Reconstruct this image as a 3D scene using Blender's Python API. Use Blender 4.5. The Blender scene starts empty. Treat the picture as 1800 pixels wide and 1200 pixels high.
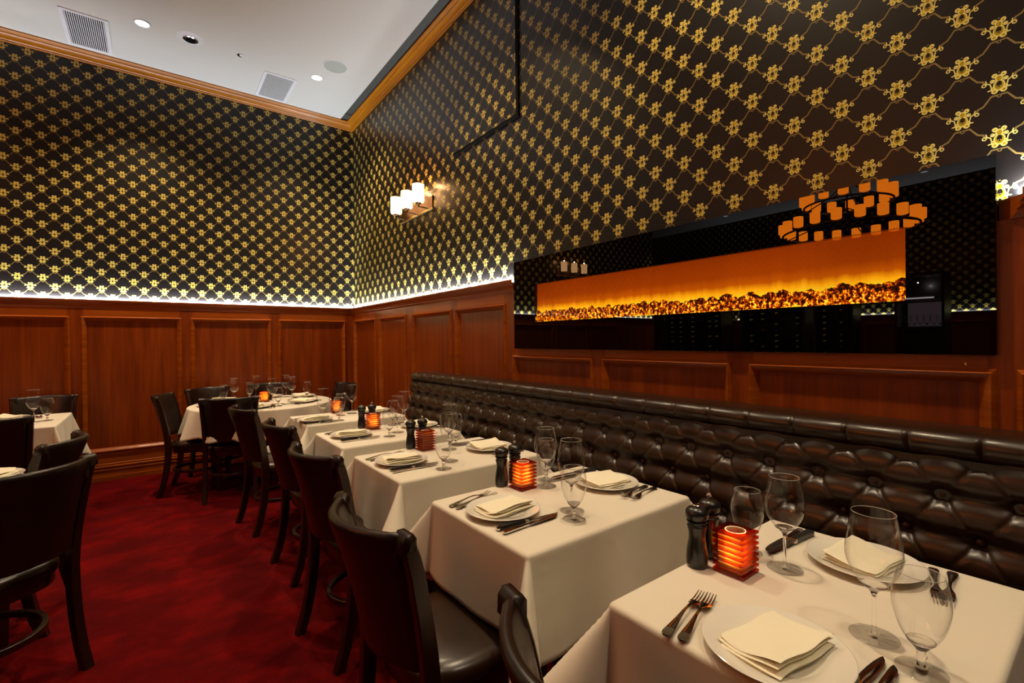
import bpy, math, random
import numpy as np
from mathutils import Vector, Matrix
random.seed(7)
sc = bpy.context.scene
COL = sc.collection
PI = math.pi
# ------------------------------------------------------------------ camera
cd = bpy.data.cameras.new('camera'); cam = bpy.data.objects.new('camera', cd); COL.objects.link(cam)
cd.sensor_width = 36; cd.lens = 826.418/1800*36; cd.clip_start = .02; cd.clip_end = 60
yaw, pit, rol = (math.radians(a) for a in (37.1965, -.1399, -.5281))
fw = Vector((math.sin(yaw)*math.cos(pit), math.cos(yaw)*math.cos(pit), math.sin(pit)))
rt = Vector((math.cos(yaw), -math.sin(yaw), 0)); up = rt.cross(fw)
r2 = rt*math.cos(rol)+up*math.sin(rol); u2 = -rt*math.sin(rol)+up*math.cos(rol)
M = Matrix((r2, u2, -fw)).transposed().to_4x4(); M.translation = (0, 0, 1.35)
cam.matrix_world = M; sc.camera = cam
# ------------------------------------------------------------------ view, world
sc.view_settings.view_transform = 'Standard'; sc.view_settings.look = 'None'
sc.view_settings.gamma = 1; sc.view_settings.exposure = 0.0
try: sc.view_settings.use_curve_mapping = False
except Exception: pass
cy = sc.cycles
cy.use_denoising = True; cy.max_bounces = 9; cy.diffuse_bounces = 4; cy.glossy_bounces = 5
cy.transmission_bounces = 9; cy.transparent_max_bounces = 24; cy.sample_clamp_indirect = 6
cy.caustics_reflective = False; cy.caustics_refractive = False; cy.use_light_tree = True
W = bpy.data.worlds.new('world'); sc.world = W; W.use_nodes = True
W.node_tree.nodes['Background'].inputs[0].default_value = (.02, .016, .014, 1)
W.node_tree.nodes['Background'].inputs[1].default_value = .3

XR, YB, ZC = 2.0727, 6.1472, 4.18     # right wall, back wall, ceiling
XL, YF = -7.2, -3.6                   # far left wall, wall behind the camera
# light strengths in one place
E_SPOT, E_STRIP, E_SCONCE, E_CANDLE = 100, 24, 7, 1.7
WARM = (1, .78, .50); COOL = (.78, .88, 1)

def light(name, kind, loc, energy, color=(1, 1, 1), direction=None, **kw):
    l = bpy.data.lights.new(name, kind); l.energy = energy; l.color = color
    for k, v in kw.items(): setattr(l, k, v)
    o = bpy.data.objects.new(name, l); COL.objects.link(o); o.location = loc
    if direction: o.rotation_euler = Vector(direction).to_track_quat('-Z', 'Y').to_euler()
    return o
# strips of light behind the dado cornice, grazing up the wallpaper
def strip(name, x, y, length, along, tilt):
    o = light(name, 'AREA', (x, y, 1.788), E_STRIP*length, COOL, None, shape='RECTANGLE', size=length, size_y=.02, spread=PI)
    z = -Vector(tilt).normalized(); ax = Vector(along); yy = z.cross(ax).normalized()
    o.matrix_world = Matrix((ax, yy, z)).transposed().to_4x4(); o.location = (x, y, 1.788)
    return o
strip('strip_light_back', (XR-4.4)/2, YB-.032, XR+4.4, (1, 0, 0), (0, .75, .66))
strip('strip_light_right', XR-.032, (2.68+YB)/2, YB-2.68, (0, 1, 0), (.75, 0, .66))
strip('strip_light_near', XR-.032, -1.7, 3.8, (0, 1, 0), (.75, 0, .66)).data.energy *= 1.5
strip('strip_light_left', XL+.032, 1.3, 9, (0, 1, 0), (-.75, 0, .66))

# ------------------------------------------------------------------ materials
class NT:
    def __init__(s, nt): s.nt = nt; s.n = nt.nodes; s.l = nt.links
    def new(s, t, **kw):
        n = s.n.new(t)
        for k, v in kw.items(): setattr(n, k, v)
        return n
    def put(s, sock, v):
        if isinstance(v, bpy.types.NodeSocket): s.l.new(v, sock)
        else:
            try: sock.default_value = v
            except Exception: sock.default_value = tuple(v)+(1,)
    def m(s, op, a, b=None, c=None, clamp=False):
        n = s.new('ShaderNodeMath', operation=op); n.use_clamp = clamp
        s.put(n.inputs[0], a)
        if b is not None: s.put(n.inputs[1], b)
        if c is not None: s.put(n.inputs[2], c)
        return n.outputs[0]
    def v(s, op, a, b=None, sc=None):
        n = s.new('ShaderNodeVectorMath', operation=op); s.put(n.inputs[0], a)
        if b is not None: s.put(n.inputs[1], b)
        if sc is not None: s.put(n.inputs[3], sc)
        return n.outputs['Value'] if op in ('DISTANCE', 'LENGTH', 'DOT_PRODUCT') else n.outputs[0]
    def comb(s, x, y, z=0.0):
        n = s.new('ShaderNodeCombineXYZ')
        for i, q in enumerate((x, y, z)): s.put(n.inputs[i], q)
        return n.outputs[0]
    def sep(s, vec):
        n = s.new('ShaderNodeSeparateXYZ'); s.put(n.inputs[0], vec); return n.outputs
    def mix(s, f, a, b):
        n = s.new('ShaderNodeMix', data_type='RGBA')
        s.put(n.inputs[0], f); s.put(n.inputs[6], a); s.put(n.inputs[7], b); return n.outputs[2]
    def noise(s, vec, scale, detail=3, rough=.5, out=0):
        n = s.new('ShaderNodeTexNoise'); s.put(n.inputs['Vector'], vec); n.inputs['Scale'].default_value = scale
        n.inputs['Detail'].default_value = detail; n.inputs['Roughness'].default_value = rough; return n.outputs[out]
    def ramp(s, f, pts):
        n = s.new('ShaderNodeValToRGB'); s.put(n.inputs[0], f); e = n.color_ramp.elements
        while len(e) < len(pts): e.new(.5)
        for i, (p, c) in enumerate(pts): e[i].position = p; e[i].color = tuple(c)+(1,)
        return n.outputs[0]
def new_mat(name):
    m = bpy.data.materials.new(name); m.use_nodes = True
    return m, NT(m.node_tree), m.node_tree.nodes['Principled BSDF']
def simple(name, col, rough=.5, metal=0, spec=.5, coat=0, noise=0, scale=20, bump=0, sheen=0):
    m, t, p = new_mat(name)
    p.inputs['Base Color'].default_value = tuple(col)+(1,); p.inputs['Roughness'].default_value = rough
    p.inputs['Metallic'].default_value = metal; p.inputs['Specular IOR Level'].default_value = spec
    p.inputs['Coat Weight'].default_value = coat; p.inputs['Coat Roughness'].default_value = .15
    if sheen: p.inputs['Sheen Weight'].default_value = sheen
    tc = t.new('ShaderNodeTexCoord').outputs['Object']
    f = t.noise(tc, scale, 4)
    if noise:
        c1 = tuple(max(0, q*(1-noise)) for q in col); c2 = tuple(min(1, q*(1+noise)) for q in col)
        t.put(p.inputs['Base Color'], t.mix(f, c1+(1,), c2+(1,)))
    if bump:
        b = t.new('ShaderNodeBump'); b.inputs['Strength'].default_value = bump; b.inputs['Distance'].default_value = .004
        t.put(b.inputs['Height'], f); t.l.new(b.outputs[0], p.inputs['Normal'])
    return m
def emit(name, col, strength):
    m = bpy.data.materials.new(name); m.use_nodes = True; t = NT(m.node_tree)
    m.node_tree.nodes.remove(m.node_tree.nodes['Principled BSDF'])
    e = t.new('ShaderNodeEmission'); e.inputs[0].default_value = tuple(col)+(1,); e.inputs[1].default_value = strength
    t.l.new(e.outputs[0], t.n['Material Output'].inputs[0]); return m
MT = {}
# wood: grain follows world z (vertical) or the horizontal
def wood(name, axis, c0, c1, rough=.33):
    m, t, p = new_mat(name)
    pos = t.new('ShaderNodeNewGeometry').outputs['Position']
    scv = {'z': (9, 9, .55), 'h': (.6, .6, 12)}[axis]
    q = t.v('MULTIPLY', pos, scv)
    n1 = t.noise(q, 2.2, 6, .6); n2 = t.noise(t.v('MULTIPLY', q, (4, 4, 1) if axis == 'z' else (1, 1, 4)), 6, 3)
    f = t.m('ADD', t.m('MULTIPLY', n1, .75), t.m('MULTIPLY', n2, .25))
    c = t.ramp(f, [(.32, c0), (.5, tuple((a+b)/2 for a, b in zip(c0, c1))), (.68, c1)])
    t.put(p.inputs['Base Color'], c); p.inputs['Roughness'].default_value = rough
    p.inputs['Coat Weight'].default_value = .08; p.inputs['Coat Roughness'].default_value = .25; p.inputs['Specular IOR Level'].default_value = .35
    return m
MT['wood_v'] = wood('wood_panel', 'z', (.12, .015, .0008), (.28, .050, .0022))
MT['wood_h'] = wood('wood_rail', 'h', (.20, .034, .0015), (.38, .082, .004))
MT['moulding'] = wood('moulding_wood', 'h', (.20, .036, .0018), (.38, .085, .004), .22)
MT['crown'] = wood('crown_wood', 'h', (.27, .085, .003), (.50, .19, .009), .28)
MT['dark_wood'] = simple('dark_stained_wood', (.018, .0040, .0016), .3, coat=.15, noise=.3, scale=30)
MT['ceiling'] = simple('ceiling_paint', (.62, .61, .56), .9)
MT['white_metal'] = simple('white_metal', (.75, .75, .76), .4)
MT['grille_cloth'] = simple('speaker_grille', (.42, .45, .40), .7)
MT['black'] = simple('black_void', (.004, .004, .004), .9, spec=.1)
MT['slot'] = simple('slot_paint', (.055, .058, .050), .6)
MT['leather'] = simple('brown_leather', (.020, .0075, .0022), .30, noise=.5, scale=14, bump=.12, spec=.5)
MT['leather_back'] = simple('chair_leather', (.011, .0034, .0016), .33, noise=.4, scale=40, bump=.15, spec=.42)
MT['button'] = simple('leather_button', (.045, .012, .008), .4)
MT['porcelain'] = simple('white_porcelain', (.78, .74, .66), .12, coat=.5)
MT['napkin'] = simple('ivory_napkin_cloth', (.90, .84, .64), .85, bump=.3, scale=300, sheen=.2)
MT['steel'] = simple('polished_steel', (.62, .58, .52), .13, metal=1)
MT['chrome'] = simple('chrome', (.8, .78, .74), .1, metal=1)
MT['bronze'] = simple('aged_bronze', (.10, .055, .025), .4, metal=.9)
MT['iron'] = simple('black_iron', (.012, .010, .010), .5)
MT['mill'] = simple('black_lacquered_wood', (.006, .005, .005), .3, coat=.3)
MT['handle'] = simple('black_knife_handle', (.012, .011, .010), .35)
MT['brass'] = simple('brass', (.6, .38, .12), .3, metal=1)
MT['wax'] = simple('candle_wax', (.8, .7, .5), .6)
MT['strip'] = emit('led_strip', (.75, .87, 1), 6)
MT['lens'] = emit('lamp_lens', (1, .93, .96), 3.2)
MT['flame'] = emit('candle_flame', (1, .62, .12), 40)
# cloth
m, t, p = new_mat('white_tablecloth'); MT['cloth'] = m
tc = t.new('ShaderNodeTexCoord').outputs['Object']
p.inputs['Base Color'].default_value = (.74, .67, .55, 1); p.inputs['Roughness'].default_value = .8
p.inputs['Sheen Weight'].default_value = .15
b = t.new('ShaderNodeBump'); b.inputs['Strength'].default_value = .55; b.inputs['Distance'].default_value = .014
t.put(b.inputs['Height'], t.noise(tc, 4.5, 3, .5)); t.l.new(b.outputs[0], p.inputs['Normal'])
# carpet
m, t, p = new_mat('red_carpet'); MT['carpet'] = m
pos = t.new('ShaderNodeNewGeometry').outputs['Position']
f = t.noise(t.v('MULTIPLY', pos, (2.2, 3.0, 1)), 1.6, 6, .65)
t.put(p.inputs['Base Color'], t.ramp(f, [(.34, (.060, .0002, .0006)), (.52, (.095, .0004, .0008)), (.68, (.16, .001, .001))]))
p.inputs['Roughness'].default_value = .95; p.inputs['Specular IOR Level'].default_value = .08
b = t.new('ShaderNodeBump'); b.inputs['Strength'].default_value = .5; b.inputs['Distance'].default_value = .006
t.put(b.inputs['Height'], t.noise(pos, 260, 2)); t.l.new(b.outputs[0], p.inputs['Normal'])
# thin drinking glass
m = bpy.data.materials.new('clear_glass'); m.use_nodes = True; t = NT(m.node_tree); MT['glass'] = m
m.node_tree.nodes.remove(m.node_tree.nodes['Principled BSDF'])
lw = t.new('ShaderNodeLayerWeight'); lw.inputs['Blend'].default_value = .5
fz = t.m('POWER', lw.outputs['Facing'], 3.2)
fz = t.m('ADD', t.m('MULTIPLY', fz, .95), .045)
tr = t.new('ShaderNodeBsdfTransparent')
t.put(tr.inputs[0], t.mix(t.m('POWER', lw.outputs['Facing'], 7), (.985, .985, .98, 1), (.55, .53, .5, 1)))
gl = t.new('ShaderNodeBsdfGlossy'); gl.inputs['Roughness'].default_value = .02
mx = t.new('ShaderNodeMixShader'); t.l.new(fz, mx.inputs[0]); t.l.new(tr.outputs[0], mx.inputs[1]); t.l.new(gl.outputs[0], mx.inputs[2])
t.l.new(mx.outputs[0], t.n['Material Output'].inputs[0])
MT['rim'] = m2_ = bpy.data.materials.new('glass_rim'); m2_.use_nodes = True; t = NT(m2_.node_tree)
p = m2_.node_tree.nodes['Principled BSDF']; p.inputs['Base Color'].default_value = (.8, .8, .78, 1); p.inputs['Roughness'].default_value = .08
p.inputs['Transmission Weight'].default_value = .45; p.inputs['Specular IOR Level'].default_value = 1
# solid glass for stems
m, t, p = new_mat('stem_glass'); MT['stem'] = m
p.inputs['Transmission Weight'].default_value = 1; p.inputs['Roughness'].default_value = 0; p.inputs['IOR'].default_value = 1.30
p.inputs['Base Color'].default_value = (1, 1, 1, 1)
# pane in front of the fire
m = bpy.data.materials.new('fire_front_glass'); m.use_nodes = True; t = NT(m.node_tree); MT['pane'] = m
m.node_tree.nodes.remove(m.node_tree.nodes['Principled BSDF'])
fr = t.new('ShaderNodeFresnel'); fr.inputs[0].default_value = 1.35
tr = t.new('ShaderNodeBsdfTransparent'); gl = t.new('ShaderNodeBsdfGlossy'); gl.inputs['Roughness'].default_value = .0
mx = t.new('ShaderNodeMixShader'); t.l.new(fr.outputs[0], mx.inputs[0]); t.l.new(tr.outputs[0], mx.inputs[1]); t.l.new(gl.outputs[0], mx.inputs[2])
t.l.new(mx.outputs[0], t.n['Material Output'].inputs[0])
m, t, p = new_mat('black_glass'); MT['black_glass'] = m
p.inputs['Base Color'].default_value = (.0008, .0008, .0008, 1); p.inputs['Roughness'].default_value = 0; p.inputs['IOR'].default_value = 1.5
# glowing fire backdrop
m = bpy.data.materials.new('fire_glow'); m.use_nodes = True; t = NT(m.node_tree); MT['fire_glow'] = m
m.node_tree.nodes.remove(m.node_tree.nodes['Principled BSDF'])
pos = t.new('ShaderNodeNewGeometry').outputs['Position']; sx = t.sep(pos)
fl = t.noise(t.v('MULTIPLY', pos, (1, 14, 2.5)), 1.5, 4, .6)
h = t.m('DIVIDE', t.m('SUBTRACT', sx[2], 1.53), .19)
hh = t.m('SUBTRACT', h, t.m('MULTIPLY', t.m('SUBTRACT', fl, .5), .22))
c = t.ramp(hh, [(0, (1, .60, .015)), (.14, (1, .36, .004)), (.28, (.52, .085, .001)), (.5, (.33, .040, .0008)), (1, (.24, .026, .0005))])
e = t.new('ShaderNodeEmission'); t.put(e.inputs[0], c)
fy = t.noise(t.v('MULTIPLY', pos, (1, 1.4, 3)), 1.5, 2)
t.put(e.inputs[1], t.m('ADD', .72, t.m('MULTIPLY', fy, .55))); t.l.new(e.outputs[0], t.n['Material Output'].inputs[0])
# embers
m, t, p = new_mat('glowing_embers'); MT['ember'] = m
pos = t.new('ShaderNodeNewGeometry').outputs['Position']
n = t.noise(t.v('MULTIPLY', pos, (1, 1, .8)), 75, 5, .7)
sx = t.sep(pos); hz = t.m('DIVIDE', t.m('SUBTRACT', sx[2], 1.475), .08)
f = t.m('SUBTRACT', n, t.m('MULTIPLY', hz, .07))
c = t.ramp(f, [(.43, (.02, .001, 0)), (.49, (.5, .03, .0)), (.55, (1, .25, .004)), (.64, (1, .7, .04))])
t.put(p.inputs['Emission Color'], c)
t.put(p.inputs['Emission Strength'], t.m('MULTIPLY', t.m('SUBTRACT', f, .38, None, True), 8))
p.inputs['Base Color'].default_value = (.03, .008, .004, 1); p.inputs['Roughness'].default_value = .6
# amber candle glass
def amber(name, tint, trans):
    m = bpy.data.materials.new(name); m.use_nodes = True; t = NT(m.node_tree)
    m.node_tree.nodes.remove(m.node_tree.nodes['Principled BSDF'])
    a = t.new('ShaderNodeBsdfTransparent'); a.inputs[0].default_value = tint+(1,)
    b = t.new('ShaderNodeBsdfTranslucent'); b.inputs[0].default_value = tint+(1,)
    g = t.new('ShaderNodeBsdfGlossy'); g.inputs['Roughness'].default_value = .05
    m1 = t.new('ShaderNodeMixShader'); m1.inputs[0].default_value = trans; t.l.new(a.outputs[0], m1.inputs[1]); t.l.new(b.outputs[0], m1.inputs[2])
    fr = t.new('ShaderNodeLayerWeight'); fr.inputs['Blend'].default_value = .5
    m2 = t.new('ShaderNodeMixShader'); t.l.new(t.m('ADD', t.m('MULTIPLY', t.m('POWER', fr.outputs['Facing'], 4), .5), .04), m2.inputs[0]); t.l.new(m1.outputs[0], m2.inputs[1]); t.l.new(g.outputs[0], m2.inputs[2])
    t.l.new(m2.outputs[0], t.n['Material Output'].inputs[0]); return m
MT['tile_glass'] = amber('red_tile_glass', (.72, .13, .008), .10)
MT['core_glass'] = amber('amber_core_glass', (1, .86, .32), .75)
MT['cup_glass'] = amber('frosted_cup_glass', (1, .95, .75), .85)
# shades
def shade_mat(name, c_lo, c_hi, s):
    m = bpy.data.materials.new(name); m.use_nodes = True; t = NT(m.node_tree)
    m.node_tree.nodes.remove(m.node_tree.nodes['Principled BSDF'])
    tc = t.new('ShaderNodeTexCoord').outputs['Object']
    n = t.noise(t.v('MULTIPLY', tc, (1, 1, 3)), 14, 3)
    e = t.new('ShaderNodeEmission'); t.put(e.inputs[0], t.mix(n, c_lo+(1,), c_hi+(1,))); e.inputs[1].default_value = s
    t.l.new(e.outputs[0], t.n['Material Output'].inputs[0]); return m
MT['shade'] = shade_mat('alabaster_shade', (1, .42, .13), (1, .62, .30), 6)
MT['shade_orange'] = shade_mat('amber_shade', (1, .16, .004), (1, .26, .012), 13)

# ---------------- wallpaper: gold ornaments on a diagonal lattice
PR = .166
def motif_group():
    g = bpy.data.node_groups.new('ornament', 'ShaderNodeTree'); t = NT(g)
    g.interface.new_socket('P', in_out='INPUT', socket_type='NodeSocketVector')
    for nme in ('Gold', 'Cream', 'Chain'): g.interface.new_socket(nme, in_out='OUTPUT', socket_type='NodeSocketFloat')
    gi = t.new('NodeGroupInput'); go = t.new('NodeGroupOutput')
    P = gi.outputs[0]
    def circ(cx, cy, r): return t.m('SUBTRACT', t.v('DISTANCE', P, (cx, cy, 0)), r)
    def ell(cx, cy, rx, ry):
        q = t.v('MULTIPLY', t.v('SUBTRACT', P, (cx, cy, 0)), (1/rx, 1/ry, 0))
        return t.m('MULTIPLY', t.m('SUBTRACT', t.v('LENGTH', q), 1), min(rx, ry))
    def ring(d, w): return t.m('SUBTRACT', t.m('ABSOLUTE', d), w)
    def seg(a, b, r):
        A = Vector((*a, 0)); B = Vector((*b, 0))-A
        pa = t.v('SUBTRACT', P, tuple(A)); h = t.m('MULTIPLY', t.v('DOT_PRODUCT', pa, tuple(B)), 1/B.length_squared, None, True)
        n = t.new('ShaderNodeVectorMath', operation='SCALE'); n.inputs[0].default_value = tuple(B); t.l.new(h, n.inputs[3])
        return t.m('SUBTRACT', t.v('DISTANCE', pa, n.outputs[0]), r)
    def mn(*d):
        o = d[0]
        for q in d[1:]: o = t.m('MINIMUM', o, q)
        return o
    def inside(d): return t.m('LESS_THAN', d, 0.0)
    body = mn(ell(0, -.04, .078, .100), circ(.058, -.138, .045), circ(.082, -.085, .032), circ(.056, .140, .034), ell(0, .085, .052, .065), circ(.075, .055, .022))
    hole = ell(0, -.02, .030, .050)
    outline = ring(t.m('ADD', body, .008), .009)
    curls = mn(ring(circ(.060, .150, .030), .009), ring(circ(.088, .058, .024), .009), ring(circ(.062, -.140, .028), .006),
               seg((.085, -.10), (.145, -.105), .011), seg((.098, -.07), (.118, .015), .009), seg((.118, .015), (.175, .050), .010),
               ring(circ(.200, .022, .026), .009), seg((.165, .045), (.178, .095), .009))
    dots = mn(circ(.014, -.055, .007))
    cream = t.m('MAXIMUM', t.m('MULTIPLY', inside(mn(outline, curls)), t.m('GREATER_THAN', hole, 0.0)), inside(dots))
    gold = t.m('MULTIPLY', inside(body), t.m('GREATER_THAN', hole, .006))
    chain = mn(ring(circ(0, -.24, .024), .008), seg((.025, -.222), (.105, -.220), .014), seg((.105, -.220), (.160, -.300), .013), seg((.160, -.300), (.210, -.368), .014),
               seg((.210, -.368), (.290, -.400), .015), seg((.285, -.40), (.305, -.455), .015), circ(0, .195, .013))
    t.l.new(gold, go.inputs[0]); t.l.new(cream, go.inputs[1]); t.l.new(inside(chain), go.inputs[2])
    return g
GR = motif_group()
def wallpaper(name, axis, h0, z0):
    m, t, p = new_mat(name)
    s = t.sep(t.new('ShaderNodeNewGeometry').outputs['Position'])
    u = t.m('DIVIDE', t.m('SUBTRACT', s[axis], h0), PR); v = t.m('DIVIDE', t.m('SUBTRACT', s[2], z0), PR)
    outs = []
    for off in (.5, 0.0):
        uu = t.m('ABSOLUTE', t.m('SUBTRACT', t.m('FRACT', t.m('ADD', u, off)), .5))
        vv = t.m('SUBTRACT', t.m('FRACT', t.m('ADD', v, off)), .5)
        gn = t.new('ShaderNodeGroup'); gn.node_tree = GR; t.l.new(t.comb(uu, vv), gn.inputs[0]); outs.append(gn.outputs)
    G, C, H = (t.m('MAXIMUM', outs[0][i], outs[1][i]) for i in range(3))
    mott = t.noise(t.new('ShaderNodeNewGeometry').outputs['Position'], 70, 2)
    base = (.0065, .0048, .0040, 1)
    c = t.mix(H, base, (.20, .13, .035, 1))
    c = t.mix(G, c, t.mix(mott, (.25, .145, .002, 1), (.42, .27, .004, 1))); c = t.mix(C, c, (.66, .52, .13, 1))
    t.put(p.inputs['Base Color'], c); p.inputs['Roughness'].default_value = .34; p.inputs['Specular IOR Level'].default_value = .36
    return m
MT['paper_back'] = wallpaper('wallpaper_back', 0, -.914, 4.054)
MT['paper_right'] = wallpaper('wallpaper_right', 1, .243, 2.2935)

# ------------------------------------------------------------------ geometry helpers
class MB:
    def __init__(s): s.v = []; s.f = []
    def add(s, vs, fs):
        n = len(s.v); s.v += [tuple(q) for q in vs]; s.f += [tuple(i+n for i in f) for f in fs]; return s
    def box(s, x0, x1, y0, y1, z0, z1):
        return s.add([(x, y, z) for x in (x0, x1) for y in (y0, y1) for z in (z0, z1)],
                     [(0, 1, 3, 2), (4, 6, 7, 5), (0, 4, 5, 1), (2, 3, 7, 6), (0, 2, 6, 4), (1, 5, 7, 3)])
    def lathe(s, prof, n=32, c=(0, 0, 0), caps=True):
        vs = []; fs = []
        for r, z in prof:
            for k in range(n):
                a = 2*PI*k/n; vs.append((c[0]+r*math.cos(a), c[1]+r*math.sin(a), c[2]+z))
        for i in range(len(prof)-1):
            for k in range(n):
                a, b = i*n+k, i*n+(k+1) % n; fs.append((a, b, b+n, a+n))
        if caps:
            if prof[0][0] > 1e-5: fs.append(tuple(range(n))[::-1])
            if prof[-1][0] > 1e-5: fs.append(tuple((len(prof)-1)*n+k for k in range(n)))
        return s.add(vs, fs)
    def loft(s, rings, closed=False, caps=True):
        n = len(rings[0]); vs = [q for r in rings for q in r]; fs = []
        m_ = len(rings)
        for i in range(m_ if closed else m_-1):
            for k in range(n):
                a, b = i*n+k, i*n+(k+1) % n; j = ((i+1) % m_)*n
                fs.append((a, b, j+(k+1) % n, j+k))
        if caps and not closed: fs += [tuple(range(n))[::-1], tuple((m_-1)*n+k for k in range(n))]
        return s.add(vs, fs)
    def tube(s, pts, r, n=8, closed=False):
        pts = [Vector(q) for q in pts]; rings = []; m_ = len(pts)
        rr = r if isinstance(r, (list, tuple)) else [r]*m_
        for i, q in enumerate(pts):
            a = pts[(i-1) % m_] if (closed or i) else q; b = pts[(i+1) % m_] if (closed or i < m_-1) else q
            d = (b-a).normalized(); ref = Vector((0, 0, 1)) if abs(d.z) < .9 else Vector((1, 0, 0))
            x = d.cross(ref).normalized(); y = x.cross(d)
            rings.append([q+x*rr[i]*math.cos(2*PI*k/n)+y*rr[i]*math.sin(2*PI*k/n) for k in range(n)])
        return s.loft(rings, closed)
    def grid(s, fn, nu, nv):
        vs = [fn(i/nu, j/nv) for i in range(nu+1) for j in range(nv+1)]
        return s.add(vs, [(i*(nv+1)+j, (i+1)*(nv+1)+j, (i+1)*(nv+1)+j+1, i*(nv+1)+j+1) for i in range(nu) for j in range(nv)])
    def mesh(s, name, mat, sharp=40):
        me = bpy.data.meshes.new(name); me.from_pydata(s.v, [], s.f); me.validate()
        import bmesh
        bm = bmesh.new(); bm.from_mesh(me); bmesh.ops.recalc_face_normals(bm, faces=bm.faces); bm.to_mesh(me); bm.free()
        me.materials.append(mat); me.polygons.foreach_set('use_smooth', [True]*len(me.polygons))
        try: me.set_sharp_from_angle(angle=math.radians(sharp))
        except Exception: pass
        return me
    def obj(s, name, mat, parent=None, sharp=40, bevel=0):
        if isinstance(mat, str): mat = MT[mat]
        o = bpy.data.objects.new(name, s.mesh(name, mat, sharp)); COL.objects.link(o)
        if parent: o.parent = parent
        if bevel:
            b = o.modifiers.new('bevel', 'BEVEL'); b.width = bevel; b.segments = 2; b.limit_method = 'ANGLE'
        return o
def tag(o, label=None, cat=None, group=None, kind=None):
    if label: o['label'] = label
    if cat: o['category'] = cat
    if group: o['group'] = group
    if kind: o['kind'] = kind
    return o
def thing(name, label, cat, loc=(0, 0, 0), rz=0, group=None):
    o = bpy.data.objects.new(name, None); COL.objects.link(o); o.location = loc; o.rotation_euler = (0, 0, rz)
    o.empty_display_size = .1
    return tag(o, label, cat, group)
def struct(name, mb, mat, parent=None, sharp=40):
    o = mb.obj(name, mat, parent, sharp)
    if not parent: o['kind'] = 'structure'
    return o
USED = set()
def place(proto, loc, rz=0, label=None, group=None, cat=None):
    """first call moves the prototype itself, later calls copy it with its parts and sub-parts"""
    if proto.name not in USED: USED.add(proto.name); r = proto
    else:
        r = proto.copy(); COL.objects.link(r)
        for ch in proto.children:
            c = ch.copy(); COL.objects.link(c); c.parent = r
            for g in ch.children:
                d = g.copy(); COL.objects.link(d); d.parent = c
    r.location = loc; r.rotation_euler = (0, 0, rz)
    return tag(r, label, cat, group)

# ------------------------------------------------------------------ room shell
struct('floor', MB().box(XL-.1, XR+.2, YF-.1, YB+.2, -.1, 0), MT['carpet'])
struct('ceiling', MB().box(XL, 1.90, YF, YB+.1, ZC, ZC+.1), MT['ceiling'])
struct('trim_1', MB().box(1.90, XR+.1, YF, YB+.1, ZC+.012, ZC+.1).box(1.90, 1.99, YB-.25, YB-.11, ZC+.002, ZC+.012), MT['slot'])
struct('wall_back', MB().box(-4.4, XR+.2, YB, YB+.12, 0, ZC+.1), MT['paper_back'])
struct('wall_right', MB().box(XR, XR+.2, YF, YB, 0, ZC+.1), MT['paper_right'])
struct('wall_left', MB().box(XL-.1, XL, YF, YB+2.6, 0, ZC+.1), MT['paper_right'])
struct('wall_front', MB().box(XL, XR+.2, YF-.12, YF, 0, ZC+.1), MT['paper_back'])
struct('wall_far', MB().box(XL, -4.3, YB+2.5, YB+2.6, 0, ZC+.1).box(-4.4, -4.3, YB+.12, YB+2.5, 0, ZC+.1), MT['wood_v'])
struct('floor_annex', MB().box(XL-.1, -4.3, YB+.2, YB+2.6, -.1, 0), MT['carpet'])
struct('ceiling_annex', MB().box(XL, -4.3, YB+.1, YB+2.6, ZC, ZC+.1), MT['ceiling'])

def sweep_profile(mb, prof, P, a0, a1, m0=0, m1=0):
    """extrude a closed (out, z) profile along a; mitre by out*m"""
    mb.loft([[P(a0+m0*o, o, z) for o, z in prof], [P(a1+m1*o, o, z) for o, z in prof]])
    return mb
PB = lambda a, o, z: (a, YB-o, z)
PRt = lambda a, o, z: (XR-o, a, z)
PL = lambda a, o, z: (XL+o, a, z)
PF = lambda a, o, z: (a, YF+o, z)
LEDGE = [(.0, 1.70), (.022, 1.70), (.027, 1.712), (.030, 1.717), (.030, 1.724), (.036, 1.730), (.038, 1.738), (.034, 1.742), (.040, 1.752), (.049, 1.762), (.052, 1.768), (.052, 1.784), (.040, 1.784), (.040, 1.765), (0, 1.765)]
CROWN = [(0, 4.089), (.010, 4.089), (.016, 4.094), (.016, 4.104), (.022, 4.108), (.028, 4.122), (.042, 4.137), (.056, 4.143), (.060, 4.147), (.060, 4.153), (.068, 4.157), (.082, 4.163), (.088, 4.168), (.088, 4.18), (0, 4.18)]
BASE = [(0, 0), (.036, 0), (.036, .045), (.030, .047), (.030, .10), (.036, .104), (.036, .112), (.030, .116), (.032, .128), (.038, .137), (.036, .146), (.028, .150), (.026, .158), (.030, .164), (.026, .17), (0, .17)]
MOULD = [(-.024, .020), (-.022, .026), (-.010, .038), (-.004, .034), (.002, .030), (.010, .020), (.018, .010), (.022, .004), (.022, .0), (-.020, .0)]
def frame(mb, P, a0, a1, z0, z1):
    rings = []
    for (sa, sz, a, z) in ((1, 1, a0, z0), (-1, 1, a1, z0), (-1, -1, a1, z1), (1, -1, a0, z1)):
        rings.append([P(a+sa*i, o, z+sz*i) for i, o in MOULD])
    mb.loft(rings, closed=True); return mb
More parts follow.
